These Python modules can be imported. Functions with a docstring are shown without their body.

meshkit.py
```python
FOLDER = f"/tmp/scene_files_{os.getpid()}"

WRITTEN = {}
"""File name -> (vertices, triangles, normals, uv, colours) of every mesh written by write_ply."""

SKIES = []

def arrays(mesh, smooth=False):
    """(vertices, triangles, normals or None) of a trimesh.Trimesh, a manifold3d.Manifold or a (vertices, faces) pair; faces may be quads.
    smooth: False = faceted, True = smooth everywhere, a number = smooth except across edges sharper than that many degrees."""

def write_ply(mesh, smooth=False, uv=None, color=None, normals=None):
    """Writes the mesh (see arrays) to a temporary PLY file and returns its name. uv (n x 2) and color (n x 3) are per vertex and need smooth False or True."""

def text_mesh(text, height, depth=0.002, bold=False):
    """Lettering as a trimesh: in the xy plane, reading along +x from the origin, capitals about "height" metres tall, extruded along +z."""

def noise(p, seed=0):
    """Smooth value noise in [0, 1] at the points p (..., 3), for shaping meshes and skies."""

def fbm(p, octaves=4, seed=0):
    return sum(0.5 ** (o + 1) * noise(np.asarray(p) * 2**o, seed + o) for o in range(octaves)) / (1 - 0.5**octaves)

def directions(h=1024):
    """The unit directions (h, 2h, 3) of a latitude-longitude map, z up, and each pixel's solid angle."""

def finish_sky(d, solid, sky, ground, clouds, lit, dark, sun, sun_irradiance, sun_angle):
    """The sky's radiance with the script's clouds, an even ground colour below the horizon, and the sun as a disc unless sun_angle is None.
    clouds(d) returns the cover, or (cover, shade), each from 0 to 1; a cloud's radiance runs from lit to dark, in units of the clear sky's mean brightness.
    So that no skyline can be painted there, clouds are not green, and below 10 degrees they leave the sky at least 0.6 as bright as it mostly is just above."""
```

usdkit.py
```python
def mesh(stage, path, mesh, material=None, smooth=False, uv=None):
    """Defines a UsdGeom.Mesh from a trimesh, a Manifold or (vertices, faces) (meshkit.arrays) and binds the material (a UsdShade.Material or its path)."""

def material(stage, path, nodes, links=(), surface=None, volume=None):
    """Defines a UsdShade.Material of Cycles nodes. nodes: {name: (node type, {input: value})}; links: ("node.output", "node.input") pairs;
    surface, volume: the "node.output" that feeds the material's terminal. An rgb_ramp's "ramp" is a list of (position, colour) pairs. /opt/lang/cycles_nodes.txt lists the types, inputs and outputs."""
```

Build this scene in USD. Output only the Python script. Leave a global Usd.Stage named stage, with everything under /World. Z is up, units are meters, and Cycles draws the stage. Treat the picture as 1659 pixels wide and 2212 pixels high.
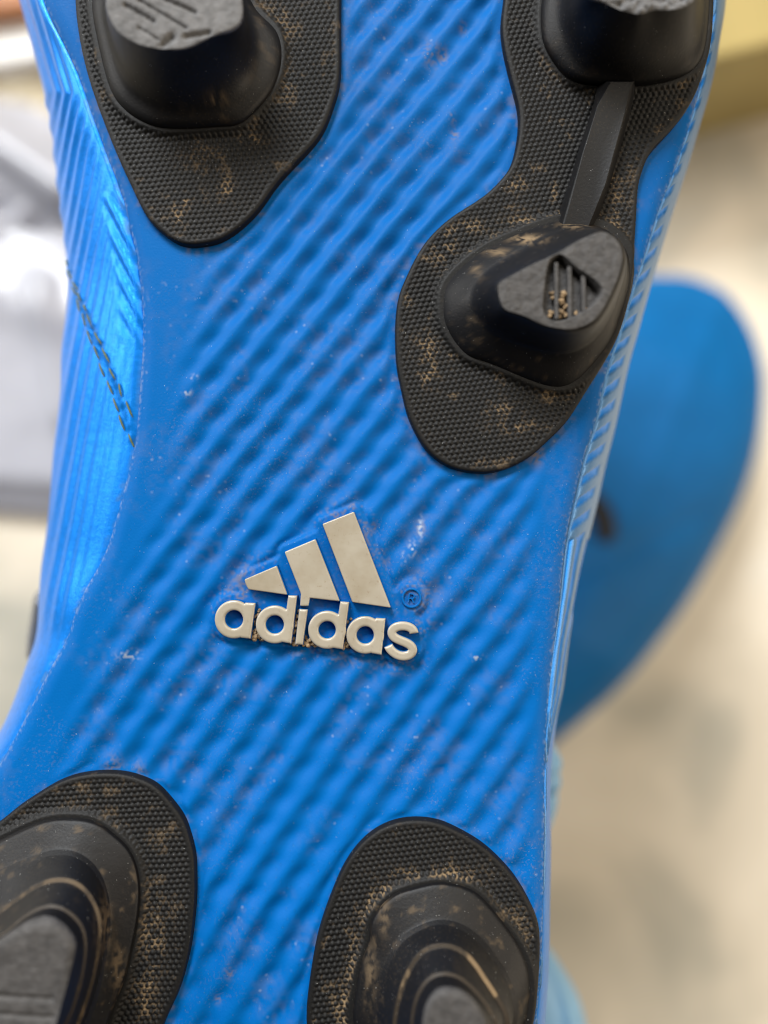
import math, numpy as np, shapely, trimesh, usdkit
from shapely.geometry import Polygon, LineString, Point
from shapely.ops import unary_union
from scipy.interpolate import CubicSpline
from scipy.spatial import Delaunay, cKDTree
from pxr import Usd, UsdGeom, UsdLux, UsdShade, Sdf, Gf, Vt
from meshkit import noise, fbm

stage = Usd.Stage.CreateInMemory()
UsdGeom.SetStageUpAxis(stage, UsdGeom.Tokens.z)
UsdGeom.SetStageMetersPerUnit(stage, 1.0)
UsdGeom.Xform.Define(stage, '/World')
SZ = 0.20            # height of the boot's sole above the floor (it is held up, sole towards us)
D = 108.0            # camera to sole, mm

# ------------------------------------------------------------------ camera
cam = UsdGeom.Camera.Define(stage, '/World/camera')
cam.AddTranslateOp().Set(Gf.Vec3d(0, 0, SZ + D / 1000))
cam.CreateFocalLengthAttr(36.0)
cam.CreateHorizontalApertureAttr(36.0)
cam.CreateVerticalApertureAttr(48.0)
cam.CreateClippingRangeAttr(Gf.Vec2f(0.005, 50))
cam.CreateFStopAttr(6.5)
cam.CreateFocusDistanceAttr(0.1055)
cam.CreateExposureAttr(0.6)

# ------------------------------------------------------------------ lamps of the room
def rect(name, pos, target, w, h, inten, col):
    l = UsdLux.RectLight.Define(stage, '/World/' + name)
    l.CreateWidthAttr(w); l.CreateHeightAttr(h); l.CreateIntensityAttr(inten); l.CreateColorAttr(Gf.Vec3f(*col))
    z = np.array(pos, float) - np.array(target, float); z /= np.linalg.norm(z)
    x = np.cross([0, 0, 1.0], z)
    x = x / np.linalg.norm(x) if np.linalg.norm(x) > 1e-6 else np.array([1.0, 0, 0])
    y = np.cross(z, x)
    m = Gf.Matrix4d(*x, 0, *y, 0, *z, 0, *map(float, pos), 1)
    l.AddTransformOp().Set(m)
    return l
rect('window_light', (-0.45, 1.20, 1.18), (0, 0, SZ), 0.55, 0.55, 26.5, (0.95, 0.98, 1.0))
rect('ceiling_light', (0.85, 0.9, 1.8), (0.1, 0, 0), 1.6, 1.6, 2.0, (1.0, 0.90, 0.74))
rect('side_light', (-1.15, 0.6, 0.75), (0, 0, 0.1), 0.7, 0.7, 5.5, (1.0, 0.98, 0.95))

rect('lamp_light', (1.35, -0.30, 0.80), (0.1, -0.05, 0), 0.7, 0.7, 4.8, (1.0, 0.84, 0.64))

# ------------------------------------------------------------------ materials
L = '/World/Looks/'
UsdGeom.Scope.Define(stage, '/World/Looks')
MM = 1000.0
def mat(name, nodes, links, surface='p.BSDF'):
    return usdkit.material(stage, L + name, nodes, links, surface=surface)

def simple(name, col, rough=0.5, var=0.15, scale=300, bump=0.0, bscale=2000, **kw):
    c = np.array(col)
    n = {'tc': ('texture_coordinate', {}), 'n': ('noise_texture', {'scale': scale, 'detail': 5, 'roughness': 0.6}),
         'r': ('rgb_ramp', {'ramp': [(0.3, tuple(c * (1 - var))), (0.7, tuple(np.minimum(c * (1 + var), 1)))]}),
         'p': ('principled_bsdf', {'roughness': rough, **kw})}
    k = [('tc.object', 'n.vector'), ('n.fac', 'r.fac'), ('r.color', 'p.base_color')]
    if bump:
        n['nb'] = ('noise_texture', {'scale': bscale, 'detail': 3})
        n['b'] = ('bump', {'strength': bump, 'distance': 0.0002})
        k += [('tc.object', 'nb.vector'), ('nb.fac', 'b.height'), ('b.normal', 'p.normal')]
    return mat(name, n, k)

def dusty(name, col, rough, dust_col, kw=None, speck=True, patch=0.3, bump=0.15, attr=True):
    """plastic with dirt where the mesh's dirt primvar says, fine pale dust and brown grains"""
    n = {'tc': ('texture_coordinate', {}),
         'at': ('attribute', {'attribute': 'dirt'}), 'sc': ('attribute', {'attribute': 'scuff'}), 'x3': ('mix_color', {'b': (0.42, 0.46, 0.5)}),
         'n1': ('noise_texture', {'scale': 55, 'detail': 5, 'roughness': 0.65}),
         'n2': ('noise_texture', {'scale': 2600, 'detail': 2, 'roughness': 0.7}),
         'n3': ('noise_texture', {'scale': 5200, 'detail': 1}),
         'm1': ('map_range', {'from_min': 0.48, 'from_max': 0.72, 'to_min': 0.0, 'to_max': 1.0, 'clamp': True}),
         'm2': ('map_range', {'from_min': 0.55, 'from_max': 0.66, 'to_min': 0.0, 'to_max': 1.0, 'clamp': True}),
         'm3': ('map_range', {'from_min': 0.765, 'from_max': 0.82, 'to_min': 0.0, 'to_max': 0.7, 'clamp': True}),
         'a': ('math', {'math_type': 'multiply'}),
         'a2': ('math', {'math_type': 'multiply', 'value2': patch}),
         'a3': ('math', {'math_type': 'add', 'use_clamp': True}),
         'x1': ('mix_color', {'a': col, 'b': dust_col}),
         'x2': ('mix_color', {'b': (0.62, 0.62, 0.60)}),
         'nb': ('noise_texture', {'scale': 3000, 'detail': 3}),
         'b': ('bump', {'strength': bump, 'distance': 0.0002}),
         'rr': ('map_range', {'from_min': 0.0, 'from_max': 1.0, 'to_min': rough, 'to_max': min(rough + 0.35, 1), 'clamp': True}),
         'p': ('principled_bsdf', dict(kw or {}))}
    k = [('tc.object', 'n1.vector'), ('tc.object', 'n2.vector'), ('tc.object', 'n3.vector'), ('tc.object', 'nb.vector'),
         ('n1.fac', 'm1.value'), ('n2.fac', 'm2.value'), ('n3.fac', 'm3.value'),
         ('m1.result', 'a.value1'), ('m2.result', 'a.value2'), ('a.value', 'a2.value1'),
         ('a2.value', 'a3.value1'), ('at.fac', 'a3.value2'), ('a3.value', 'x1.fac'),
         ('x1.result', 'x2.a'), ('m3.result', 'x2.fac'), ('x2.result', 'x3.a'), ('sc.fac', 'x3.fac'), ('x3.result', 'p.base_color'),
         ('a3.value', 'rr.value'), ('rr.result', 'p.roughness'),
         ('nb.fac', 'b.height'), ('b.normal', 'p.normal')]
    if not attr:
        k = [q for q in k if q[0] != 'at.fac']; del n['at']; n['a3'] = ('math', {'math_type': 'add', 'use_clamp': True, 'value2': 0.0})
    return mat(name, n, k)

def scratched(name, col, rough, var, scale, bump, bscale):
    c = np.array(col)
    n = {'tc': ('texture_coordinate', {}), 'n': ('noise_texture', {'scale': scale, 'detail': 5, 'roughness': 0.65}),
         'r': ('rgb_ramp', {'ramp': [(0.3, tuple(c * (1 - var))), (0.7, tuple(c * (1 + var)))]}),
         'mp': ('mapping', {'scale': (1, 7, 1), 'rotation': (0, 0, 0.6)}), 'ns': ('noise_texture', {'scale': 900, 'detail': 3}),
         'sm': ('map_range', {'from_min': 0.58, 'from_max': 0.74, 'to_min': 0.0, 'to_max': 0.55, 'clamp': True}),
         'x': ('mix_color', {'b': tuple(np.minimum(c * 2.4, 0.6))}),
         'nb': ('noise_texture', {'scale': bscale, 'detail': 3}), 'ad': ('math', {'math_type': 'add'}),
         'b': ('bump', {'strength': bump, 'distance': 0.0002}), 'p': ('principled_bsdf', {'roughness': rough})}
    return mat(name, n, [('tc.object', 'n.vector'), ('n.fac', 'r.fac'), ('tc.object', 'mp.vector'), ('mp.vector', 'ns.vector'), ('ns.fac', 'sm.value'),
        ('r.color', 'x.a'), ('sm.result', 'x.fac'), ('x.result', 'p.base_color'), ('tc.object', 'nb.vector'), ('nb.fac', 'ad.value1'), ('ns.fac', 'ad.value2'),
        ('ad.value', 'b.height'), ('b.normal', 'p.normal')])

def grimy_paint(name, col, rough):
    c = np.array(col)
    n = {'tc': ('texture_coordinate', {}), 'n': ('noise_texture', {'scale': 170, 'detail': 5, 'roughness': 0.6}),
         'r': ('rgb_ramp', {'ramp': [(0.3, tuple(c * (0.84, 0.80, 0.74))), (0.55, tuple(c)), (0.75, tuple(c * 1.08))]}),
         'n2': ('noise_texture', {'scale': 1500, 'detail': 4, 'roughness': 0.7}), 'm': ('map_range', {'from_min': 0.60, 'from_max': 0.72, 'to_min': 0.0, 'to_max': 0.45, 'clamp': True}),
         'x': ('mix_color', {'b': (0.20, 0.13, 0.07)}), 'b': ('bump', {'strength': 0.06, 'distance': 0.0002}), 'p': ('principled_bsdf', {'roughness': rough, 'metallic': 0.08})}
    return mat(name, n, [('tc.object', 'n.vector'), ('n.fac', 'r.fac'), ('tc.object', 'n2.vector'), ('n2.fac', 'm.value'), ('r.color', 'x.a'), ('m.result', 'x.fac'),
        ('x.result', 'p.base_color'), ('n2.fac', 'b.height'), ('b.normal', 'p.normal')])
M = {}
TAN = (0.29, 0.20, 0.11)
M['sole'] = dusty('sole_blue', (0.0, 0.106, 0.37), 0.5, (0.22, 0.165, 0.10), {'specular_ior_level': 0.09}, patch=0.3)
M['rubber'] = dusty('black_rubber', (0.0062, 0.006, 0.006), 0.6, TAN, {'specular_ior_level': 0.27}, patch=0.05, bump=0.25)
M['stud'] = dusty('black_stud_rubber', (0.0055, 0.0055, 0.0064), 0.5, TAN, {'specular_ior_level': 0.27}, patch=0.06, bump=0.15)
M['worn'] = scratched('worn_rubber', (0.055, 0.052, 0.051), 0.75, 0.45, 900, 0.4, 1800)
M['worn_pale'] = scratched('scuffed_rubber', (0.125, 0.122, 0.122), 0.8, 0.3, 700, 0.4, 1500)
M['emblem'] = grimy_paint('emblem_paint', (0.38, 0.34, 0.27), 0.33)
M['soil'] = simple('dry_soil', (0.30, 0.205, 0.115), 0.95, 0.5, 1500, 1.0, 2500)
M['thread'] = simple('green_thread', (0.085, 0.11, 0.04), 0.7, 0.3, 2500, 0.5, 4000)
M['pale'] = simple('pale_blue_lining', (0.19, 0.40, 0.62), 0.5, 0.12, 120, 0.2, 900)
M['silver'] = simple('grey_gloss_trim', (0.16, 0.18, 0.22), 0.15, 0.1, 200, metallic=0.6)
M['black'] = simple('black_trim', (0.006, 0.006, 0.007), 0.5, 0.1)

def pearl(name, col, pale, rough, metallic):
    n = {'tc': ('texture_coordinate', {}), 'at': ('attribute', {'attribute': 'dirt'}),
         'n': ('noise_texture', {'scale': 900, 'detail': 4, 'roughness': 0.7}),
         'r': ('rgb_ramp', {'ramp': [(0.3, tuple(np.array(col) * 0.88)), (0.7, tuple(np.array(col) * 1.08))]}),
         'x': ('mix_color', {'b': pale}),
         'b': ('bump', {'strength': 0.25, 'distance': 0.0002}),
         'p': ('principled_bsdf', {'roughness': rough, 'metallic': metallic, 'specular_ior_level': 0.3, 'coat_weight': 0.06, 'coat_roughness': 0.25})}
    k = [('tc.object', 'n.vector'), ('n.fac', 'r.fac'), ('r.color', 'x.a'), ('at.fac', 'x.fac'), ('x.result', 'p.base_color'),
         ('n.fac', 'b.height'), ('b.normal', 'p.normal')]
    return mat(name, n, k)
M['upper'] = pearl('upper_blue', (0.0, 0.20, 0.72), (0.085, 0.19, 0.34), 0.38, 0.5)
M['upper2'] = simple('far_boot_blue', (0.0, 0.110, 0.31), 0.6, 0.1, 60, specular_ior_level=0.2)

def floor_mat():
    n = {'tc': ('texture_coordinate', {}),
         'n': ('noise_texture', {'scale': 9, 'detail': 4, 'roughness': 0.55, 'distortion': 0.6}),
         'r': ('rgb_ramp', {'ramp': [(0.30, (0.36, 0.355, 0.30)), (0.46, (0.74, 0.66, 0.53)), (0.62, (0.86, 0.77, 0.63)), (0.8, (0.89, 0.85, 0.76))]}),
         'p': ('principled_bsdf', {'roughness': 0.35})}
    return mat('floor_tile', n, [('tc.object', 'n.vector'), ('n.fac', 'r.fac'), ('r.color', 'p.base_color')])
M['floor'] = floor_mat()
M['card'] = simple('brown_card', (0.42, 0.32, 0.115), 0.75, 0.12, 30)
M['white_board'] = simple('white_board', (0.82, 0.80, 0.76), 0.4, 0.04, 20)
M['wood'] = simple('orange_wood', (0.42, 0.16, 0.05), 0.5, 0.25, 25)
def granite():
    n = {'tc': ('texture_coordinate', {}), 'v': ('voronoi_texture', {'scale': 160}),
         'r': ('rgb_ramp', {'ramp': [(0.1, (0.20, 0.15, 0.08)), (0.45, (0.42, 0.34, 0.2)), (0.75, (0.62, 0.55, 0.4)), (1.0, (0.75, 0.72, 0.6))]}),
         'bw': ('rgb_to_bw', {}), 'p': ('principled_bsdf', {'roughness': 0.5})}
    return mat('granite', n, [('tc.object', 'v.vector'), ('v.color', 'bw.color'), ('bw.val', 'r.fac'), ('r.color', 'p.base_color')])
M['granite'] = granite()
M['bag'] = simple('grey_plastic', (0.42, 0.42, 0.46), 0.28, 0.08, 40, specular_ior_level=0.6)

# ------------------------------------------------------------------ helpers: prims
taken = {}
def path_for(parent, name):
    base = parent.GetPath().pathString if parent else '/World'
    k = (base, name); i = taken.get(k, 0); taken[k] = i + 1
    return base + '/' + (name if i == 0 else '%s_%03d' % (name, i))

def obj(name, VF, material, parent=None, smooth=True, dirt=None, scuff=None, label=None, kind=None):
    """VF = (vertices in mm, faces). One Mesh prim."""
    v, f = VF
    p = path_for(parent, name)
    m = usdkit.mesh(stage, p, (np.asarray(v, float) / 1000.0, np.asarray(f, int)), material, smooth=smooth)
    if dirt is not None:
        UsdGeom.PrimvarsAPI(m).CreatePrimvar('dirt', Sdf.ValueTypeNames.FloatArray, 'vertex').Set(Vt.FloatArray.FromNumpy(np.asarray(dirt, np.float32)))
    if scuff is not None:
        UsdGeom.PrimvarsAPI(m).CreatePrimvar('scuff', Sdf.ValueTypeNames.FloatArray, 'vertex').Set(Vt.FloatArray.FromNumpy(np.asarray(scuff, np.float32)))
    pr = m.GetPrim()
    if label: pr.SetCustomDataByKey('label', label)
    if kind: pr.SetCustomDataByKey('kind', kind)
    return pr

def group_part(name, parent):
    return UsdGeom.Xform.Define(stage, path_for(parent, name)).GetPrim()

def thing(name, label, cat, loc=(0, 0, 0), rotz=0, group=None):
    x = UsdGeom.Xform.Define(stage, path_for(None, name))
    x.AddTranslateOp().Set(Gf.Vec3d(*loc))
    if rotz: x.AddRotateZOp().Set(rotz)
    o = x.GetPrim(); o.SetCustomDataByKey('label', label); o.SetCustomDataByKey('category', cat)
    if group: o.SetCustomDataByKey('group', group)
    return o

def tag(o, label, cat, group=None):
    o.SetCustomDataByKey('label', label); o.SetCustomDataByKey('category', cat)
    if group: o.SetCustomDataByKey('group', group)

# ------------------------------------------------------------------ helpers: geometry (all mm; sole plane z = 0)
def sstep(a, b, x):
    t = np.clip((np.asarray(x, float) - a) / (b - a), 0, 1); return t * t * (3 - 2 * t)

def base(y):
    """the sole curves up towards us at the heel"""
    return 4.0 * sstep(-25, -85, y)

def W(pts, h=0.0, flat=False):
    """points measured on the photograph (1659 x 2212 grid) at height h above the sole -> mm"""
    p = np.asarray(pts, float)
    H = np.zeros(p.shape[:-1]) + h
    for _ in range(4):
        s = (D - H) / 1659.0
        x, y = (p[..., 0] - 829.5) * s, (1106 - p[..., 1]) * s
        if not flat: H = base(y) + h
    return np.stack([x, y, H], -1)

def PX(v):
    s = 1659.0 / (D - v[..., 2])
    return np.stack([829.5 + v[..., 0] * s, 1106 - v[..., 1] * s], -1)

def closed_spline(pts, n):
    p = np.asarray(pts, float); p = np.vstack([p, p[:1]])
    t = np.r_[0, np.cumsum(np.linalg.norm(np.diff(p, axis=0), axis=1) ** 0.5)]
    q = CubicSpline(t, p, bc_type='periodic')(np.linspace(0, t[-1], 3000, endpoint=False))
    qq = np.vstack([q, q[:1]]); s = np.r_[0, np.cumsum(np.linalg.norm(np.diff(qq, axis=0), axis=1))]
    u = np.linspace(0, s[-1], n, endpoint=False)
    return np.stack([np.interp(u, s, qq[:, k]) for k in range(p.shape[1])], -1)

def densify(ring, sp):
    r = np.asarray(ring, float)
    if np.allclose(r[0], r[-1]): r = r[:-1]
    rr = np.vstack([r, r[:1]]); s = np.r_[0, np.cumsum(np.linalg.norm(np.diff(rr, axis=0), axis=1))]
    n = max(8, int(s[-1] / sp)); u = np.linspace(0, s[-1], n, endpoint=False)
    return np.stack([np.interp(u, s, rr[:, 0]), np.interp(u, s, rr[:, 1])], -1)

def fill(poly, sp, rings=(), coarse=None, holes=()):
    """triangulates poly (mm) with a fine inner grid; first vertices are the outer loop (counter-clockwise)"""
    poly = shapely.geometry.polygon.orient(poly)
    out = densify(poly.exterior.coords, sp)
    pts = [out]; last = 0
    for r in rings:
        b = poly.buffer(-r)
        for g in getattr(b, 'geoms', [b]):
            if not g.is_empty and g.length > 6 * sp: pts.append(densify(g.exterior.coords, sp))
        last = r
    inner = poly.buffer(-last - sp * 0.6)
    x0, y0, x1, y1 = poly.bounds
    gx, gy = np.meshgrid(np.arange(x0, x1, sp), np.arange(y0, y1, sp * 0.866))
    gx = gx + (np.arange(gx.shape[0]) % 2)[:, None] * sp / 2
    g = np.stack([gx.ravel(), gy.ravel()], -1)
    if coarse is not None:
        far = coarse(g); idx = np.arange(len(g)); keep = ~far | ((idx % 3 == 0) & ((idx // gx.shape[1]) % 3 == 0))
        g = g[keep]
    g = g[shapely.contains_xy(inner, g[:, 0], g[:, 1])]
    for h in holes:
        g = g[~shapely.contains_xy(h, g[:, 0], g[:, 1])]
    pts.append(g)
    P = np.vstack(pts)
    tri = Delaunay(P).simplices
    a, b, c = P[tri[:, 0]], P[tri[:, 1]], P[tri[:, 2]]
    ar = (b[:, 0] - a[:, 0]) * (c[:, 1] - a[:, 1]) - (b[:, 1] - a[:, 1]) * (c[:, 0] - a[:, 0])
    tri[ar < 0] = tri[ar < 0][:, [0, 2, 1]]
    cc = (a + b + c) / 3
    ok = (np.abs(ar) > 1e-9) & shapely.contains_xy(poly, cc[:, 0], cc[:, 1])
    return P, tri[ok], len(out)

def edge_dist(poly, P):
    """signed distance to the outline (inside +)"""
    d = cKDTree(densify(poly.exterior.coords, 0.05)).query(P)[0]
    return np.where(shapely.contains_xy(poly, P[:, 0], P[:, 1]), d, -d)

def skirt(V, F, nb, steps):
    """adds wall rings below the outer loop: steps = [(outwards, z drop)], relative to the loop"""
    loop = V[:nb]; t = np.roll(loop, -1, 0) - np.roll(loop, 1, 0)
    nrm = np.stack([t[:, 1], -t[:, 0]], -1); nrm /= np.linalg.norm(nrm, axis=1, keepdims=True) + 1e-12
    vs, fs, prev, start = [V], [F], np.arange(nb), len(V)
    for o, dz in steps:
        r = loop.copy(); r[:, :2] += nrm * o; r[:, 2] += dz
        cur = start + np.arange(nb); start += nb; vs.append(r)
        i, j = np.arange(nb), (np.arange(nb) + 1) % nb
        fs += [np.stack([prev[i], cur[i], cur[j]], -1), np.stack([prev[i], cur[j], prev[j]], -1)]
        prev = cur
    return np.vstack(vs), np.vstack(fs)

def loft(rings, cap_top=False, cap_bottom=False):
    """rings (k, n, 3) bottom to top, counter-clockwise from above"""
    R = np.asarray(rings); k, n = R.shape[:2]
    V = R.reshape(-1, 3); i, j = np.meshgrid(np.arange(k - 1), np.arange(n), indexing='ij'); jn = (j + 1) % n
    a, b, c, d = i * n + j, i * n + jn, (i + 1) * n + jn, (i + 1) * n + j
    F = np.vstack([np.stack([a, b, c], -1).reshape(-1, 3), np.stack([a, c, d], -1).reshape(-1, 3)])
    if cap_top:
        V = np.vstack([V, R[-1].mean(0)]); m = len(V) - 1; t = (k - 1) * n + np.arange(n)
        F = np.vstack([F, np.stack([t, np.roll(t, -1), np.full(n, m)], -1)])
    if cap_bottom:
        V = np.vstack([V, R[0].mean(0)]); m = len(V) - 1; t = np.arange(n)
        F = np.vstack([F, np.stack([np.roll(t, -1), t, np.full(n, m)], -1)])
    return V, F

def chaikin(R, it=2):
    R = np.asarray(R)
    for _ in range(it):
        a, b = R[:-1], R[1:]
        mid = np.stack([0.75 * a + 0.25 * b, 0.25 * a + 0.75 * b], 1).reshape(-1, *R.shape[1:])
        R = np.concatenate([R[:1], mid, R[-1:]])
    return R

def angular_ring(px, h, n=160):
    """closed outline on the photograph at height h -> n points sorted by angle, ccw seen from above"""
    w = W(closed_spline(px, 800), h)
    c = (w.min(0) + w.max(0)) / 2
    ang = np.unwrap(np.arctan2(w[:, 1] - c[1], w[:, 0] - c[0]))
    if ang[-1] < ang[0]: w, ang = w[::-1], ang[::-1]
    a0 = np.ceil(ang[0] / (2 * np.pi)) * 2 * np.pi
    w2, a2 = np.vstack([w, w, w]), np.r_[ang - 2 * np.pi, ang, ang + 2 * np.pi]
    o = np.argsort(a2, kind='stable'); a2, w2 = a2[o], w2[o]
    u = a0 + np.linspace(0, 2 * np.pi, n, endpoint=False)
    u = np.where(u > ang[-1], u - 2 * np.pi, u)
    return np.stack([np.interp(u, a2, w2[:, k]) for k in range(3)], -1)

def bevel(poly, z0, z1, steps):
    """upright prism of a shapely polygon (mm) with rounded top edge; steps = [(inset, drop)] from outside in"""
    vs, fs, nv = [], [], 0
    for g in getattr(poly, 'geoms', [poly]):
        g = shapely.geometry.polygon.orient(g)
        for ring in [g.exterior] + list(g.interiors):
            r = np.array(ring.coords)[:-1]; n = len(r)
            v = np.vstack([np.c_[r, np.full(n, z0)], np.c_[r, np.full(n, z1 - steps[0][1])]])
            i, j = np.arange(n), (np.arange(n) + 1) % n
            fs += [nv + np.stack([i, j, n + j], -1), nv + np.stack([i, n + j, n + i], -1)]
            vs.append(v); nv += 2 * n
        prev, pdrop = g, steps[0][1]
        for ins, drop in list(steps[1:]) + [(None, None)]:
            nxt = g.buffer(-ins) if ins is not None else None
            band = prev.difference(nxt) if nxt is not None and not nxt.is_empty else prev
            for b in getattr(band, 'geoms', [band]):
                if b.is_empty or b.area < 1e-9 or b.geom_type != 'Polygon': continue
                v2, f2 = trimesh.creation.triangulate_polygon(b, engine='earcut')
                v2 = np.asarray(v2); f2 = np.asarray(f2)
                if nxt is None or nxt.is_empty: z = np.full(len(v2), z1 - pdrop)
                else:
                    d_in = shapely.distance(nxt.boundary, shapely.points(v2)); d_out = shapely.distance(prev.boundary, shapely.points(v2))
                    z = np.where(d_in < d_out, z1 - drop, z1 - pdrop)
                a, bb, c = v2[f2[:, 0]], v2[f2[:, 1]], v2[f2[:, 2]]
                ar = (bb[:, 0] - a[:, 0]) * (c[:, 1] - a[:, 1]) - (bb[:, 1] - a[:, 1]) * (c[:, 0] - a[:, 0])
                f2 = np.where((ar < 0)[:, None], f2[:, [0, 2, 1]], f2)
                vs.append(np.c_[v2, z]); fs.append(f2 + nv); nv += len(v2)
            if nxt is None or nxt.is_empty: break
            prev, pdrop = nxt, drop
    V, F = np.vstack(vs), np.vstack(fs)
    m = trimesh.Trimesh(V, F, process=False); m.merge_vertices(digits_vertex=5)
    return np.array(m.vertices), np.array(m.faces)

def pillow(poly, z0, zt, sp, rings, drop, rad, seed=0, rough=0.0):
    """upright solid of a shapely polygon (mm, may have holes) whose top rounds off towards its outline"""
    vs, fs, n0 = [], [], 0
    for g in getattr(poly, 'geoms', [poly]):
        g = shapely.geometry.polygon.orient(g)
        loops = [densify(r.coords, sp) for r in [g.exterior] + list(g.interiors)]
        pts = list(loops)
        for r in rings:
            b = g.buffer(-r)
            for q in getattr(b, 'geoms', [b]):
                if q.is_empty: continue
                for ring in [q.exterior] + list(q.interiors): pts.append(densify(ring.coords, sp))
        x0, y0, x1, y1 = g.bounds; inner = g.buffer(-rings[-1] - sp * .6)
        gx, gy = np.meshgrid(np.arange(x0, x1, sp), np.arange(y0, y1, sp * .866)); gx = gx + (np.arange(gx.shape[0]) % 2)[:, None] * sp / 2
        q = np.stack([gx.ravel(), gy.ravel()], -1); pts.append(q[shapely.contains_xy(inner, q[:, 0], q[:, 1])])
        P = np.vstack(pts); tri = Delaunay(P).simplices; a, b, c = P[tri[:, 0]], P[tri[:, 1]], P[tri[:, 2]]
        ar = (b[:, 0] - a[:, 0]) * (c[:, 1] - a[:, 1]) - (b[:, 1] - a[:, 1]) * (c[:, 0] - a[:, 0])
        tri[ar < 0] = tri[ar < 0][:, [0, 2, 1]]; cc = (a + b + c) / 3
        tri = tri[(np.abs(ar) > 1e-10) & shapely.contains_xy(g, cc[:, 0], cc[:, 1])]
        e = cKDTree(np.vstack([densify(r.coords, 0.02) for r in [g.exterior] + list(g.interiors)])).query(P)[0]
        e[:sum(map(len, loops))] = 0
        t = np.clip(e / rad, 0, 1)
        z = zt - drop * (1 - np.sqrt(np.clip(1 - (1 - t) ** 2, 0, 1))) + rough * (fbm(np.c_[P / 1.1, P[:, :1] * 0], 3, seed) - .5) * t
        vs.append(np.c_[P, z]); fs.append(tri + n0); k = 0; n1 = n0 + len(P)
        for lp in loops:
            m = len(lp); i, j = np.arange(m), (np.arange(m) + 1) % m
            vs.append(np.c_[lp, np.full(m, z0)]); fs += [np.stack([n0 + k + i, n1 + i, n1 + j], -1), np.stack([n0 + k + i, n1 + j, n0 + k + j], -1)]
            k += m; n1 += m
        n0 = n1
    return np.vstack(vs), np.vstack(fs)

# ------------------------------------------------------------------ setting
floor = obj('floor', ([[-2500, -2500, 0], [2500, -2500, 0], [2500, 2500, 0], [-2500, 2500, 0]], [[0, 1, 2], [0, 2, 3]]), M['floor'], smooth=False, kind='structure')

# ------------------------------------------------------------------ the held boot
boot = thing('football_boot', 'blue football boot held sole up, ribbed sole with black studs and raised grey logo', 'boot', (0, 0, SZ))

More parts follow.
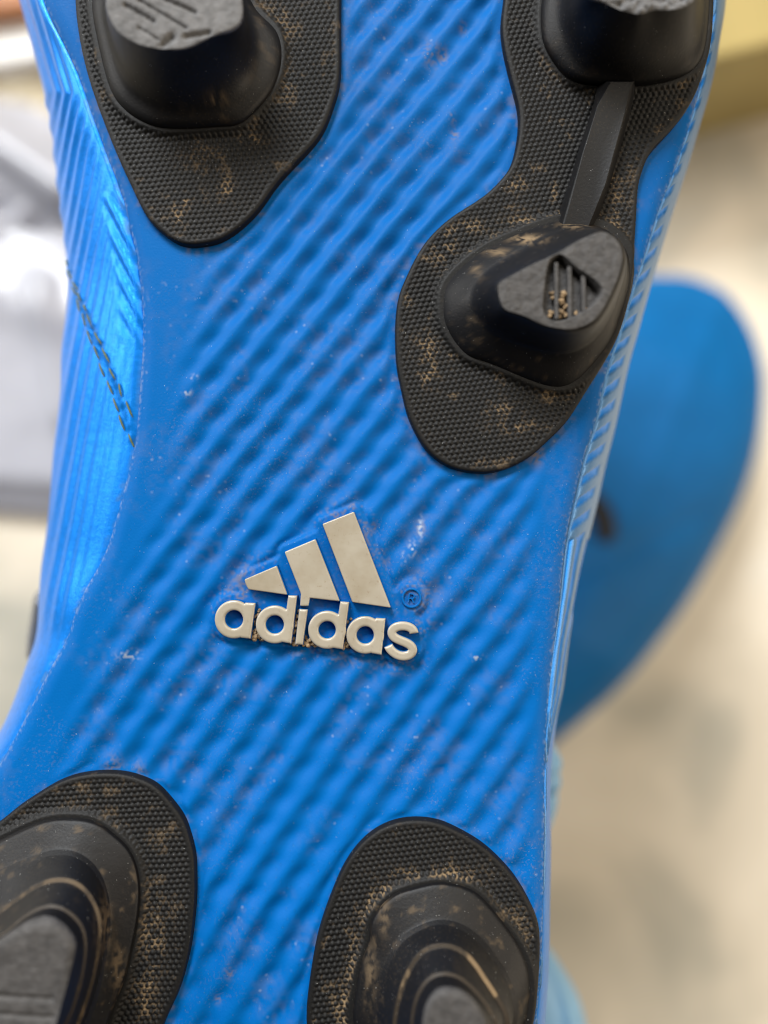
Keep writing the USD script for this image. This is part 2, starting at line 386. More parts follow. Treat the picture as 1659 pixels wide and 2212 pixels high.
PAIRS = [((760, -1000), (760, -1080)), ((350, -850), (300, -900)), ((110, -500), (40, -520)), ((62, -200), (5, -210)), ((94, 0), (52, 0)),
 ((125, 69), (69, 69)), ((167, 156), (90, 156)), ((208, 271), (115, 260)), ((250, 382), (126, 350)), ((274, 458), (135, 434)), ((295, 556), (147, 530)),
 ((307, 642), (150, 606)), ((309, 745), (141, 700)), ((303, 834), (134, 800)), ((297, 919), (127, 890)), ((286, 986), (120, 975)), ((248, 1133), (105, 1120)),
 ((223, 1205), (99, 1190)), ((196, 1254), (94, 1245)), ((165, 1317), (90, 1315)), ((147, 1374), (86, 1370)), ((111, 1441), (70, 1425)), ((63, 1536), (31, 1536)),
 ((0, 1650), (-30, 1640)), ((-90, 1800), (-120, 1790)), ((-190, 2050), (-225, 2050)), ((-200, 2300), (-240, 2320)), ((-80, 2500), (-110, 2550)),
 ((300, 2640), (300, 2700)), ((800, 2600), (830, 2660)), ((1080, 2450), (1110, 2480)), ((1152, 2250), (1160, 2250)), ((1170, 2060), (1174, 2060)),
 ((1174, 1900), (1178, 1900)), ((1176, 1800), (1180, 1800)), ((1176, 1700), (1179, 1700)), ((1179, 1590), (1188, 1590)), ((1187, 1481), (1207, 1481)),
 ((1197, 1390), (1219, 1390)), ((1210, 1280), (1239, 1270)), ((1223, 1165), (1264, 1165)), ((1241, 1076), (1286, 1075)), ((1259, 998), (1302, 1001)),
 ((1271, 957), (1315, 950)), ((1289, 897), (1330, 882)), ((1308, 810), (1349, 795)), ((1330, 742), (1366, 732)), ((1350, 682), (1385, 660)),
 ((1367, 623), (1404, 593)), ((1395, 543), (1428, 510)), ((1423, 453), (1450, 440)), ((1453, 378), (1473, 365)), ((1473, 322), (1488, 310)), ((1492, 262), (1506, 248)),
 ((1513, 186), (1523, 176)), ((1527, 120), (1535, 101)), ((1538, 60), (1543, 50)), ((1543, 0), (1549, 0)), ((1562, -200), (1580, -200)), ((1500, -550), (1535, -570)),
 ((1200, -880), (1230, -940))]
NS = 1700
both = closed_spline([(*a, *b) for a, b in PAIRS], NS)[::-1]          # counter-clockwise seen by us
seam = W(both[:, :2], -0.9)
DEP = 15.0
sil = W(both[:, 2:], -DEP, flat=True)
sole_poly = Polygon(seam[:, :2]).buffer(0)

# ---- studs and pads, measured outlines
padA = [(161,0),(169,74),(188,159),(218,248),(258,347),(293,422),(317,466),(357,506),(397,526),(436,526),(476,516),(521,486),(560,446),(595,397),(645,342),(694,283),(719,223),(732,174),(735,99),(735,0),(725,-120),(640,-230),(450,-280),(260,-230),(170,-110)]
padB = [(1090,0),(1085,50),(1090,101),(1105,166),(1118,217),(1123,252),(1120,297),(1108,348),(1090,378),(1050,418),(999,452),(959,481),(922,519),(896,560),(876,602),(863,637),(856,685),(855,736),(859,796),(867,836),(879,887),(895,927),(919,967),(947,994),(982,1012),(1022,1020),(1062,1020),(1109,1006),(1149,983),(1185,951),(1224,911),(1256,863),(1288,812),(1316,764),(1339,713),(1359,637),(1369,558),(1375,479),(1380,403),(1387,373),(1403,333),(1428,302),(1468,257),(1503,202),(1526,136),(1537,76),(1540,0),(1540,-120),(1500,-230),(1400,-280),(1250,-260),(1130,-160),(1100,-80)]
padE = [(-80,1840),(0,1776),(36,1747),(73,1722),(116,1696),(164,1678),(218,1671),(262,1673),(298,1682),(335,1700),(367,1733),(393,1769),(407,1806),(417,1846),(420,1889),(420,1937),(417,1984),(409,2046),(397,2100),(382,2148),(364,2188),(350,2220),(300,2330),(180,2420),(30,2440),(-110,2350),(-170,2150),(-150,1950)]
padF = [(662,2212),(667,2140),(676,2080),(687,2025),(701,1978),(720,1927),(743,1876),(775,1830),(812,1798),(854,1779),(900,1773),(947,1779),(988,1796),(1039,1826),(1081,1863),(1113,1900),(1141,1946),(1160,1988),(1166,2015),(1167,2071),(1162,2140),(1153,2212),(1110,2330),(1000,2420),(850,2440),(720,2360),(675,2280)]
HP = 1.3
pads_px = [padA, padB, padE, padF]
pad_polys = [Polygon(W(closed_spline(p, 700), HP)[:, :2]).buffer(0) for p in pads_px]

# ---- emblem outlines
def Z5(p):
    p = np.asarray(p, float); return np.stack([411.5 + p[..., 0] * .3472, 1042.4 + p[..., 1] * .3472], -1)
HL = 1.25
def zpoly(p): return Polygon(W(Z5(p), HL)[:, :2])
zs = 0.3472 * (D - HL) / 1659
def zdisc(c, r): return Point(*W(Z5(c), HL)[:2]).buffer(r * zs, 24)
stripes = [zpoly([(340,600),(540,515),(607,697),(365,663),(347,628)]),
           zpoly([(588,430),(780,350),(932,737),(745,716),(737,766),(684,766),(690,690)]),
           zpoly([(822,257),(1018,180),(1248,777),(1008,742)])]
def ringletter(c, R, r, stem): return (zdisc(c, R).union(zpoly(stem))).difference(zdisc(c, r))
sline = closed = None
spts = np.array([(1390,935),(1368,901),(1320,889),(1272,900),(1253,930),(1272,962),(1320,985),(1365,1008),(1382,1040),(1358,1069),(1310,1075),(1262,1053),(1231,1012)], float)
tt = np.linspace(0, 1, len(spts)); sp2 = CubicSpline(tt, spts)(np.linspace(0, 1, 60))
letters = [ringletter((275,848),118,57,[(345,745),(408,748),(377,968),(318,962)]),
           ringletter((528,880),117,57,[(612,700),(666,702),(629,998),(572,988)]),
           zpoly([(680,785),(732,788),(701,1006),(655,1001)]),
           ringletter((852,913),117,54,[(934,738),(988,742),(949,1034),(890,1024)]),
           ringletter((1088,945),116,54,[(1153,840),(1213,843),(1188,1068),(1128,1058)]),
           LineString(W(Z5(sp2), HL)[:, :2]).buffer(27 * zs, cap_style='flat')]
rmark_c = W(Z5((1375, 717)), 0.5)
plate = unary_union([s.buffer(46 * zs) for s in stripes] + [l.buffer(42 * zs) for l in letters] + [Point(*rmark_c[:2]).buffer(100 * zs)])
plate = plate.buffer(22 * zs).buffer(-44 * zs).buffer(22 * zs)
plate = Polygon(plate.exterior) if plate.geom_type == 'Polygon' else Polygon(max(plate.geoms, key=lambda g: g.area).exterior)

# ---- sole plate
P, F, nb = fill(sole_poly, 0.33, rings=(0.12, 0.3, 0.6), coarse=lambda g: (g[:, 1] > 76) | (g[:, 1] < -76))
px = PX(np.c_[P, base(P[:, 1])])
ed = edge_dist(sole_poly, P)
def Kint(py): # integral of the rib slope
    a = np.clip(py, -1500, 1000); b = np.clip(py - 1000, 0, 4000)
    return 0.82 * a + 0.82 * b - 0.5 * 0.000165 * b * b
u = px[:, 0] + Kint(px[:, 1])
wob = (fbm(np.c_[P / 9.0, np.zeros(len(P))], 3, 5) - 0.5)
rowp = (px[:, 1] - 0.30 * px[:, 0] + wob * 10 + 20) / np.interp(px[:, 1], [0, 600, 2200], [70, 78, 78]) * 2 * np.pi
ph = (u + wob * 12 - 1212) / 77.0 * 2 * np.pi
rib = 0.5 - 0.5 * np.cos(ph)                       # valley at u = 1212
left_line = np.interp(px[:, 1], [-500, 0, 300, 545, 850, 1070, 1300, 1500, 1620, 2300], [700, 640, 560, 425, 365, 335, 232, 150, 100, 60])
fade = sstep(-10, 95, px[:, 0] - left_line)
right_line = np.interp(px[:, 1], [-500, 0, 900, 1000, 1100, 1300, 1600, 1900, 2300], [1500, 1400, 1215, 1175, 1165, 1160, 1155, 1150, 1140])
fade *= sstep(15, -50, px[:, 0] - right_line)
for q, wd in zip(pad_polys, (2.6, 2.2, 1.2, 1.2)):
    fade *= sstep(-0.2, -wd, edge_dist(q, P))
pd = edge_dist(plate, P)
fade *= sstep(0.25, -0.9, pd)
bead = 0.5 + 0.5 * np.cos(rowp)
bs = np.interp(px[:, 0] + px[:, 1] * 0.4, [300, 1000, 1700, 2100], [0.34, 0.34, 0.26, 0.15])
amp = 0.98 * (0.9 + 0.5 * wob)
rib = 1 - (1 - rib) * (1 - bs * (1 - bead))
z = base(P[:, 1]) + (rib - 0.5) * amp * fade
z += 0.46 * sstep(-0.16, 0.16, pd)
z -= 0.9 * (1 - np.clip(ed / 2.2, 0, 1)) ** 2.2
soft = sstep(900, 1150, px[:, 0])
dn = noise(np.c_[P * 1.6, P[:, :1] * 0], 11); dn2 = fbm(np.c_[P / 5.0, P[:, :1] * 0], 4, 21); dn3 = noise(np.c_[P * 3.3, P[:, :1] * 0], 5)
dirt = 0.14 * sstep(0.45, 0.7, dn2) * (0.4 + 0.6 * (1 - rib) * fade) * sstep(0.2, 0.8, dn)
lg = sstep(2.6, 0.1, np.abs(pd)) + sstep(-0.3, 0.3, pd) * 0.4
dirt += 0.42 * lg * sstep(0.52, 0.78, dn2 * 0.5 + dn3 * 0.5)
for q in pad_polys:
    qd = -edge_dist(q, P)
    dirt += 0.35 * sstep(1.6, 0.1, qd) * sstep(0.52, 0.8, dn2 * 0.55 + dn * 0.45)
for (bx, by, rr) in [(983,290,9),(976,255,6),(930,118,16),(958,120,10),(1160,985,14),(495,2100,9),(470,2160,6),(910,1140,10),(245,1660,18),(300,1670,14),(880,1420,6),(640,40,8),(1000,60,7)]:
    dirt += 0.55 * np.exp(-((px[:, 0] - bx) ** 2 + ((px[:, 1] - by) / 1.6) ** 2) / rr ** 2) * sstep(0.3, 0.6, dn3)
V, F = skirt(np.c_[P, z], F, nb, [(0.05, -0.25), (0.0, -0.6)])
dirt = np.r_[np.clip(dirt, 0, 0.85), np.zeros(len(V) - len(dirt))]
fine = noise(np.c_[P * np.array([7.0, 2.5]), P[:, :1] * 0], 17); fine2 = noise(np.c_[P * 6, P[:, :1] * 0], 19)
scuff = np.zeros(len(V))
for (bx, by, rx, ry) in [(908,1140,5,22),(890,1185,7,16),(872,1205,4,10),(372,1806,16,12),(385,1790,6,8),(420,815,7,5),(405,848,8,6),(1030,1420,12,5),(280,1415,20,9),(490,1060,6,4)]:
    scuff[:len(P)] += 0.8 * np.exp(-((px[:, 0] - bx) / rx) ** 2 - ((px[:, 1] - by) / ry) ** 2) * sstep(0.5, 0.68, fine)
scuff[:len(P)] += 0.28 * sstep(0.88, 0.97, noise(np.c_[P * 2.6, P[:, :1] * 0], 23)) * sstep(0.5, 0.8, fine2) * sstep(0.4, 0.6, dn2)
scuff[:len(P)] += 0.30 * sstep(0.5, 0.1, ed) * sstep(0.45, 0.75, fine2)
sole = obj('sole_plate', (V, F), M['sole'], boot, dirt=dirt, scuff=np.clip(scuff, 0, 0.8))

# ---- upper
rows, vis = [], []
NV = 42
vv = np.linspace(0, 1, NV)
mid = np.stack([np.interp(seam[:, 1], [-110, -60, 0, 60, 140], [25, 15, 0, 0, -5]), np.clip(seam[:, 1], -75, 105)], -1)
for v in vv:
    g, f = 1 - (1 - v) ** 1.55, v ** 1.35
    xy = seam[:, :2] + (sil[:, :2] - seam[:, :2]) * g
    zz = seam[:, 2] - 0.35 + (sil[:, 2] - seam[:, 2]) * f
    rows.append(np.c_[xy, zz]); vis.append(np.full(NS, v))
low = np.interp(seam[:, 1], [-90, -20, 60, 150], [78, 70, 55, 40])
for v in np.linspace(0, 1, 22)[1:]:
    k = 1.0 + 0.02 * np.sin(v * np.pi) - 0.12 * v - 0.88 * sstep(0.72, 1.0, v) - 0.02 * np.sin(v * np.pi)
    xy = mid + (sil[:, :2] - mid) * k[..., None] if np.ndim(k) else mid + (sil[:, :2] - mid) * k
    zz = sil[:, 2] - 0.35 - (low - DEP) * np.sin(min(v, 1) * np.pi / 2)
    rows.append(np.c_[xy, zz]); vis.append(np.full(NS, 1 + v))
R = np.stack(rows); vis = np.stack(vis)
du = np.roll(R, -1, 1) - np.roll(R, 1, 1); dv = np.gradient(R, axis=0)
N = np.cross(dv, du); N /= np.linalg.norm(N, axis=-1, keepdims=True) + 1e-9
if (N[5, :, 2].mean()) < 0: N = -N
pxu = PX(R); seam_px = both[:, :2]; sil_px = both[:, 2:]
X, Y = pxu[..., 0], pxu[..., 1]
sd = np.linalg.norm(pxu - PX(R[:1]), axis=-1)                 # distance from the seam, photograph grid
isleft = X < 700
inframe = (Y > -250) & (Y < 2400)
k_l = -0.30 + 0.49 * sstep(120, 280, Y)
lines = np.where(Y < 200, X - 0.30 * Y + 140, X + 0.19 * Y + 42)
front_line_x = np.interp(Y, [560, 593, 650, 700, 760, 850, 920, 975], [140, 147, 176, 200, 225, 258, 278, 292])
front = sstep(-4, 4, X - front_line_x) * sstep(985, 960, Y) + (Y < 570)
front = np.clip(front, 0, 1)
per = np.where(front > 0.5, 19.0, 23.0)
wv = fbm(np.stack([X / 60, Y / 160, 0 * X], -1), 3, 3) - 0.5
l1 = np.cos((lines + 5 * wv) / per * 2 * np.pi)
chev = sstep(60, 40, sd) * sstep(410, 450, Y) * sstep(760, 700, Y)
l2 = np.cos((X - 0.50 * Y + 8) / 29 * 2 * np.pi)
left_h = (1 - chev) * 0.12 * l1 * sstep(0.02, 0.15, vis) * (0.65 + 0.7 * (wv + 0.5)) * sstep(1500, 1150, Y) + chev * 0.2 * l2 + 0.35 * front * sstep(1, 6, sd)
wid = np.maximum(np.linalg.norm(sil_px - seam_px, axis=1), 4)[None, :]
fr = np.clip(sd / wid, 0, 1.5)
bandp = Y + 0.85 * (X - both[:, 0][None, :])
per_r = 48.0
st = 0.5 + 0.5 * np.cos((bandp - 12) / per_r * 2 * np.pi)
st = np.maximum(sstep(0.22, 0.5, st), np.maximum(sstep(0.22, 0.10, fr), sstep(0.78, 0.9, fr)))
st2 = 0.5 + 0.5 * np.cos(fr * 2.2 * 2 * np.pi)
rib_r = np.where(Y < 1165, st, sstep(0.3, 0.6, st2))
isr = (X > 1100) & (vis <= 1.3)
right_h = 0.22 * rib_r * sstep(0.0, 0.1, fr)
disp = np.where(inframe & isleft & (vis < 1.4), left_h, np.where(inframe & isr, right_h, 0))
R2 = R + N * disp[..., None]
pale = np.where(isr & inframe, 0.85 * rib_r, 0)
edge_wear = (isleft & inframe & (sd < 9)) * sstep(0.35, 0.75, noise(np.stack([X / 9, Y / 14, 0 * X], -1), 4)) * 0.5
pale = np.maximum(pale, edge_wear)
Vu, Fu = loft(R2[::-1], cap_bottom=True)
du_ = np.r_[pale[::-1].ravel(), 0]
upper = obj('upper', (Vu, Fu), M['upper'], boot, dirt=du_)

# ---- stitches on the upper
tree = cKDTree(pxu[:NV].reshape(-1, 2)[:: 1]); flatR = R2[:NV].reshape(-1, 3); flatN = N[:NV].reshape(-1, 3)
def on_upper(p):
    _, i = tree.query(p); return flatR[i] + flatN[i] * 0.12
def capsule(a, b, r, n=8, bow=0.15):
    t = np.linspace(0, 1, 7); rings = []
    ax = (b - a) / np.linalg.norm(b - a); s = np.cross(ax, [0, 0, 1.0]); s /= np.linalg.norm(s); w = np.cross(s, ax)
    for q in t:
        rad = r * math.sqrt(max(1 - (2 * q - 1) ** 4, 0.02)); c = a + (b - a) * q + w * bow * math.sin(q * math.pi)
        al = np.linspace(0, 2 * np.pi, n, endpoint=False)
        rings.append(c + rad * (np.cos(al)[:, None] * s + np.sin(al)[:, None] * w))
    return loft(rings, True, True)
l1z = [(335,30),(345,70),(368,130),(390,190),(412,240),(430,290),(460,372),(500,455),(542,545),(577,625),(612,710),(658,812)]
l2z = [(355,160),(372,205),(400,285),(424,365),(452,445),(484,525),(517,605),(548,690),(580,775),(615,870),(648,950)]
for ln in (l1z, l2z):
    q = np.array([(.4464 * x, 548.6 + .4464 * y) for x, y in ln])
    for a, b in zip(q[:-1], q[1:]):
        A, B = on_upper(a + (b - a) * 0.04), on_upper(a + (b - a) * 0.88)
        obj('stitch', capsule(A, B, 0.15), M['thread'], upper)

# ---- pads with raised dots
def stud_hole(px_, h): return Polygon(angular_ring(px_, h)[:, :2]).buffer(-0.5)

ringsA = [(HP - .3, [(196,0),(200,50),(215,124),(240,208),(276,251),(317,274),(357,285),(427,285),(480,281),(522,273),(563,238),(593,198),(611,144),(612,99),(597,60),(562,25),(535,-20),(480,-90),(380,-130),(280,-110),(215,-60)]),
          (HP + 1.3, [(202,0),(206,48),(222,122),(248,200),(284,240),(322,262),(360,270),(427,270),(476,267),(514,262),(556,228),(584,190),(600,142),(602,99),(588,62),(556,30),(530,-15),(478,-85),(380,-122),(282,-102),(220,-55)]),
          (HP + 2.2, [(228,20),(235,60),(252,124),(276,180),(310,210),(350,230),(395,236),(440,232),(480,220),(515,198),(536,165),(545,120),(542,80),(532,40),(515,-10),(470,-75),(380,-105),(290,-95),(240,-45)]),
          (HP + 6.0, [(226,10),(232,52),(250,100),(280,142),(320,165),(365,172),(410,165),(455,150),(495,130),(518,105),(528,75),(526,40),(515,0),(485,-75),(375,-108),(285,-95),(235,-45)]),
          (HP + 11.0, [(231,-5),(229,12),(240,46),(264,76),(317,101),(372,106),(412,99),(461,76),(501,62),(519,45),(522,0),(482,-78),(365,-108),(280,-95),(238,-50)])]
ringsB = [(HP - .3, [(1166,0),(1164,55),(1170,98),(1192,140),(1222,174),(1259,187),(1305,190),(1366,192),(1415,188),(1457,178),(1497,158),(1519,130),(1530,86),(1536,15),(1530,-80),(1480,-170),(1380,-200),(1270,-170),(1195,-90)]),
          (HP + 1.6, [(1176,0),(1174,52),(1181,94),(1202,130),(1230,160),(1262,174),(1305,178),(1366,180),(1412,175),(1452,165),(1490,147),(1511,122),(1522,84),(1528,15),(1522,-78),(1474,-160),(1380,-188),(1274,-160),(1204,-85)]),
          (HP + 2.6, [(1212,0),(1212,45),(1222,80),(1240,112),(1270,140),(1310,156),(1366,162),(1412,158),(1450,145),(1482,126),(1500,100),(1510,65),(1517,10),(1512,-72),(1466,-145),(1380,-168),(1282,-142),(1225,-78)]),
          (HP + 6.5, [(1240,-5),(1242,30),(1256,62),(1280,88),(1318,104),(1366,110),(1415,104),(1455,88),(1486,68),(1503,40),(1512,0),(1514,-60),(1472,-125),(1395,-150),(1305,-125),(1255,-70)]),
          (HP + 11.0, [(1262,-35),(1272,-8),(1300,4),(1336,20),(1366,29),(1385,31),(1412,22),(1440,22),(1476,16),(1497,2),(1514,-40),(1510,-85),(1480,-125),(1410,-145),(1330,-125),(1280,-80)])]
ringsC = [(HP - .3, [(949,661),(952,629),(970,596),(1020,550),(1070,520),(1125,496),(1189,473),(1224,469),(1268,473),(1314,488),(1356,526),(1370,575),(1362,635),(1345,690),(1322,745),(1286,793),(1253,826),(1214,843),(1165,836),(1105,812),(1046,788),(1004,772),(972,737),(953,697)]),
          (HP + 1.1, [(964,661),(967,631),(983,600),(1030,557),(1076,530),(1127,507),(1187,486),(1219,482),(1260,486),(1303,500),(1342,535),(1355,581),(1348,636),(1332,688),(1311,739),(1277,783),(1246,814),(1210,830),(1165,823),(1109,801),(1054,779),(1015,764),(985,731),(967,694)]),
          (HP + 3.0, [(1001,650),(1008,625),(1028,595),(1068,562),(1110,538),(1150,516),(1200,495),(1240,486),(1275,488),(1312,500),(1345,530),(1355,570),(1346,615),(1332,660),(1312,705),(1280,745),(1240,768),(1195,770),(1140,758),(1085,742),(1040,722),(1012,690)]),
          (HP + 3.9, [(1024,648),(1032,622),(1050,598),(1086,572),(1126,550),(1165,527),(1212,504),(1250,494),(1282,495),(1316,506),(1344,532),(1352,570),(1343,613),(1328,655),(1306,698),(1275,734),(1238,755),(1196,757),(1145,744),(1094,726),(1055,702),(1032,675)]),
          (HP + 9.3, [(1068,628),(1070,609),(1097,591),(1143,567),(1195,543),(1242,516),(1280,499),(1304,495),(1333,510),(1350,538),(1351,571),(1339,613),(1316,664),(1287,702),(1248,718),(1216,720),(1165,709),(1123,690),(1086,677),(1074,656)]),
          (HP + 9.8, [(1076,628),(1078,614),(1103,597),(1147,573),(1199,549),(1246,522),(1281,506),(1303,502),(1328,515),(1343,540),(1343,570),(1331,609),(1308,658),(1281,693),(1247,709),(1217,711),(1167,699),(1127,681),(1092,669),(1081,652)])]
ringsE = [(HP - .3, [(-60,1850),(0,1806),(47,1783),(102,1762),(156,1757),(207,1765),(250,1792),(284,1826),(302,1866),(309,1918),(303,1991),(289,2057),(274,2118),(252,2173),(238,2215),(190,2320),(100,2380),(0,2380),(-110,2300),(-140,2150),(-120,1980)]),
          (HP + 1.2, [(-53,1861),(4,1819),(49,1797),(101,1777),(152,1773),(201,1780),(242,1806),(274,1838),(291,1876),(298,1926),(292,1995),(279,2058),(265,2116),(244,2168),(230,2208),(185,2307),(99,2364),(4,2364),(-100,2288),(-129,2146),(-110,1984)]),
          (HP + 2.7, [(-42,1915),(0,1878),(55,1854),(109,1836),(155,1836),(194,1856),(220,1890),(234,1929),(240,1975),(237,2030),(228,2085),(216,2140),(200,2190),(160,2280),(90,2335),(10,2335),(-90,2270),(-115,2150),(-98,2000)]),
          (HP + 3.35, [(-40,1930),(0,1893),(55,1868),(109,1850),(152,1850),(187,1868),(212,1898),(226,1934),(231,1977),(228,2030),(219,2085),(207,2138),(191,2187),(152,2275),(88,2327),(10,2327),(-86,2265),(-110,2150),(-92,2005)]),
          (HP + 6.15, [(-42,1998),(0,1966),(55,1925),(102,1900),(136,1896),(167,1904),(197,1931),(214,1966),(220,2005),(217,2050),(209,2096),(198,2140),(184,2184),(148,2262),(86,2312),(12,2314),(-78,2256),(-102,2150),(-86,2060)]),
          (HP + 6.35, [(-38,2006),(2,1974),(56,1934),(102,1910),(135,1906),(163,1914),(190,1939),(206,1972),(212,2008),(209,2050),(201,2096),(190,2138),(176,2180),(142,2256),(84,2306),(12,2308),(-74,2250),(-96,2150),(-80,2065)]),
          (HP + 9.5, [(-42,2040),(0,2018),(44,1982),(91,1956),(125,1955),(155,1970),(178,1996),(188,2030),(187,2070),(180,2112),(170,2150),(156,2190),(125,2245),(78,2290),(14,2296),(-64,2246),(-86,2160),(-74,2085)]),
          (HP + 9.75, [(-40,2046),(2,2024),(46,1990),(92,1965),(124,1964),(150,1978),(172,2003),(181,2033),(180,2072),(173,2112),(163,2148),(150,2188),(120,2240),(76,2284),(14,2290),(-62,2242),(-82,2160),(-70,2088)]),
          (HP + 12.5, [(-40,2062),(0,2031),(36,2006),(73,1987),(102,1983),(127,1994),(149,2016),(161,2042),(157,2075),(147,2118),(136,2158),(121,2212),(90,2270),(20,2290),(-52,2262),(-72,2180),(-62,2105)])]
ringsF = [(HP - .3, [(757,2212),(761,2140),(773,2080),(791,2025),(796,1986),(823,1945),(853,1921),(891,1908),(942,1898),(990,1903),(1032,1921),(1066,1955),(1100,1998),(1129,2041),(1148,2092),(1151,2140),(1140,2212),(1090,2300),(1000,2370),(880,2370),(800,2310)]),
          (HP + 1.2, [(769,2207),(773,2140),(784,2083),(801,2032),(805,1995),(831,1956),(859,1934),(895,1922),(943,1912),(988,1917),(1027,1934),(1059,1966),(1091,2006),(1118,2047),(1136,2095),(1139,2140),(1129,2207),(1082,2290),(997,2356),(884,2356),(809,2299)]),
          (HP + 2.7, [(806,2212),(812,2150),(826,2095),(843,2055),(866,2022),(898,2001),(942,1986),(990,1992),(1030,2016),(1060,2048),(1090,2090),(1112,2140),(1116,2212),(1070,2285),(990,2335),(890,2335),(826,2285)]),
          (HP + 3.35, [(816,2212),(822,2152),(836,2100),(852,2063),(874,2033),(904,2013),(943,1999),(986,2005),(1022,2027),(1051,2057),(1080,2097),(1101,2144),(1106,2212),(1062,2280),(986,2326),(894,2326),(834,2278)]),
          (HP + 6.15, [(848,2212),(862,2140),(881,2092),(909,2053),(946,2038),(986,2043),(1019,2066),(1052,2112),(1083,2160),(1102,2210),(1070,2275),(990,2318),(905,2318),(860,2275)]),
          (HP + 6.35, [(857,2212),(871,2143),(889,2098),(915,2062),(947,2049),(982,2053),(1012,2075),(1043,2118),(1073,2164),(1091,2210),(1062,2268),(986,2309),(910,2309),(868,2270)]),
          (HP + 9.5, [(886,2212),(898,2150),(926,2110),(961,2099),(995,2109),(1030,2138),(1062,2180),(1078,2220),(1055,2270),(990,2318),(925,2318),(894,2275)]),
          (HP + 9.75, [(893,2212),(905,2154),(930,2118),(961,2108),(992,2117),(1025,2145),(1055,2184),(1069,2222),(1048,2266),(988,2312),(930,2312),(901,2272)]),
          (HP + 12.5, [(912,2214),(924,2164),(947,2140),(979,2137),(1012,2153),(1040,2187),(1052,2222),(1045,2265),(1020,2310),(965,2325),(930,2300),(915,2260)])]
studs = {0: [ringsA], 1: [ringsB, ringsC], 2: [ringsE], 3: [ringsF]}
rot = [-0.08, -0.13, -0.05, -0.12]
def hexbump(P, a, th):
    c, s = math.cos(th), math.sin(th); q = np.stack([P[:, 0] * c - P[:, 1] * s, P[:, 0] * s + P[:, 1] * c], -1)
    k = 4 * np.pi / (math.sqrt(3) * a); t = 0
    for w in (90, 210, 330):
        t = t + np.cos(k * (q[:, 0] * math.cos(math.radians(w)) + q[:, 1] * math.sin(math.radians(w))))
    return np.clip((t + 1.5) / 4.5, 0, 1)
SOIL = [[(400,428,34,22,.9),(383,462,12,28,1),(492,412,14,24,1),(545,300,28,12,.7),(612,50,25,40,.5),(620,180,14,50,.4),(430,330,60,12,.3)],
        [(1112,395,30,16,.9),(958,522,24,46,1),(1005,490,42,13,.9),(1130,482,42,15,.8),(1185,468,32,13,.8),(1196,420,8,26,.9),(920,745,18,26,.8),(926,800,20,36,1),(950,765,42,11,.8),(1082,885,40,20,.7),(1125,922,52,15,.8),(1290,330,20,15,.5),(1330,430,12,60,.5),(1215,130,14,50,.4),(880,640,12,30,.5)],
        [(300,1990,20,60,.6),(332,2050,20,62,.6),(312,2150,24,52,.7),(250,1790,30,12,.5),(60,1800,50,10,.5)],
        [(940,1888,92,14,.8),(802,1980,12,62,.7),(762,2090,15,72,.8),(742,2180,22,42,.8),(992,1898,42,16,.8),(840,1925,30,16,.7)]]
pads = []
for i, poly in enumerate(pad_polys):
    holes = [stud_hole(r[0][1], HP) for r in studs[i]]
    P, F, nb = fill(poly, 0.135, rings=(0.06, 0.14, 0.26, 0.42), holes=[h.buffer(-0.3) for h in holes], coarse=lambda g: (g[:, 1] > 76) | (g[:, 1] < -76))
    ed = edge_dist(poly, P)
    sdist = np.min([np.abs(np.minimum(edge_dist(h.buffer(0.5), P), 0)) for h in holes], axis=0)
    jit = (fbm(np.c_[P / 3, P[:, :1] * 0], 2, 9) - 0.5)
    b = hexbump(P + jit[:, None] * 0.15, 0.80, rot[i])
    m = sstep(0.45, 1.0, ed) * sstep(0.1, 0.6, sdist)
    bump = 0.25 * (b ** 0.62 - 0.62) * m
    z = base(P[:, 1]) + HP + bump - 0.42 * (1 - np.sqrt(np.clip(1 - (1 - np.clip(ed / 0.5, 0, 1)) ** 2, 0, 1)))
    z += 0.55 * sstep(1.5, 0.0, sdist) ** 2
    dn = fbm(np.c_[P / 3.2, P[:, :1] * 0], 4, 31 + i); dn2 = noise(np.c_[P * 1.3, P[:, :1] * 0], 3 + i); dn3 = noise(np.c_[P * 5, P[:, :1] * 0], 8)
    gap = (1 - sstep(0.12, 0.42, b)) * m
    amt = sstep(0.595, 0.68, dn * 0.75 + dn2 * 0.25) + (0.6 * sstep(2.5, 0.3, sdist) * sstep(0.47, 0.6, dn) if i in (1, 3) else 0)
    amt = amt * (0.2, 0.35, 0.2, 0.25)[i]
    q = PX(np.c_[P, base(P[:, 1]) + HP]); spot = 0
    for (cx, cy, rx, ry, k) in SOIL[i]:
        spot = np.maximum(spot, k * np.exp(-((q[:, 0] - cx) / rx) ** 2 - ((q[:, 1] - cy) / ry) ** 2))
    amt = np.clip(amt + 1.2 * spot * sstep(0.36, 0.56, dn2 * 0.5 + dn * 0.5), 0, 1)
    dirt = 0.66 * gap * np.clip(amt, 0, 1) * sstep(0.25, 0.6, dn3) + 0.0 * gap
    dirt += 0.2 * sstep(0.68, 0.8, dn * 0.6 + dn2 * 0.4) * dn3
    V, F = skirt(np.c_[P, z], F, nb, [(0.06, -0.4), (0.1, -0.9), (0.1, -1.5)])
    dirt = np.r_[np.clip(dirt, 0, 0.9), np.zeros(len(V) - len(P))]
    pads.append(obj('stud_pad', (V, F), M['rubber'], boot, dirt=dirt))

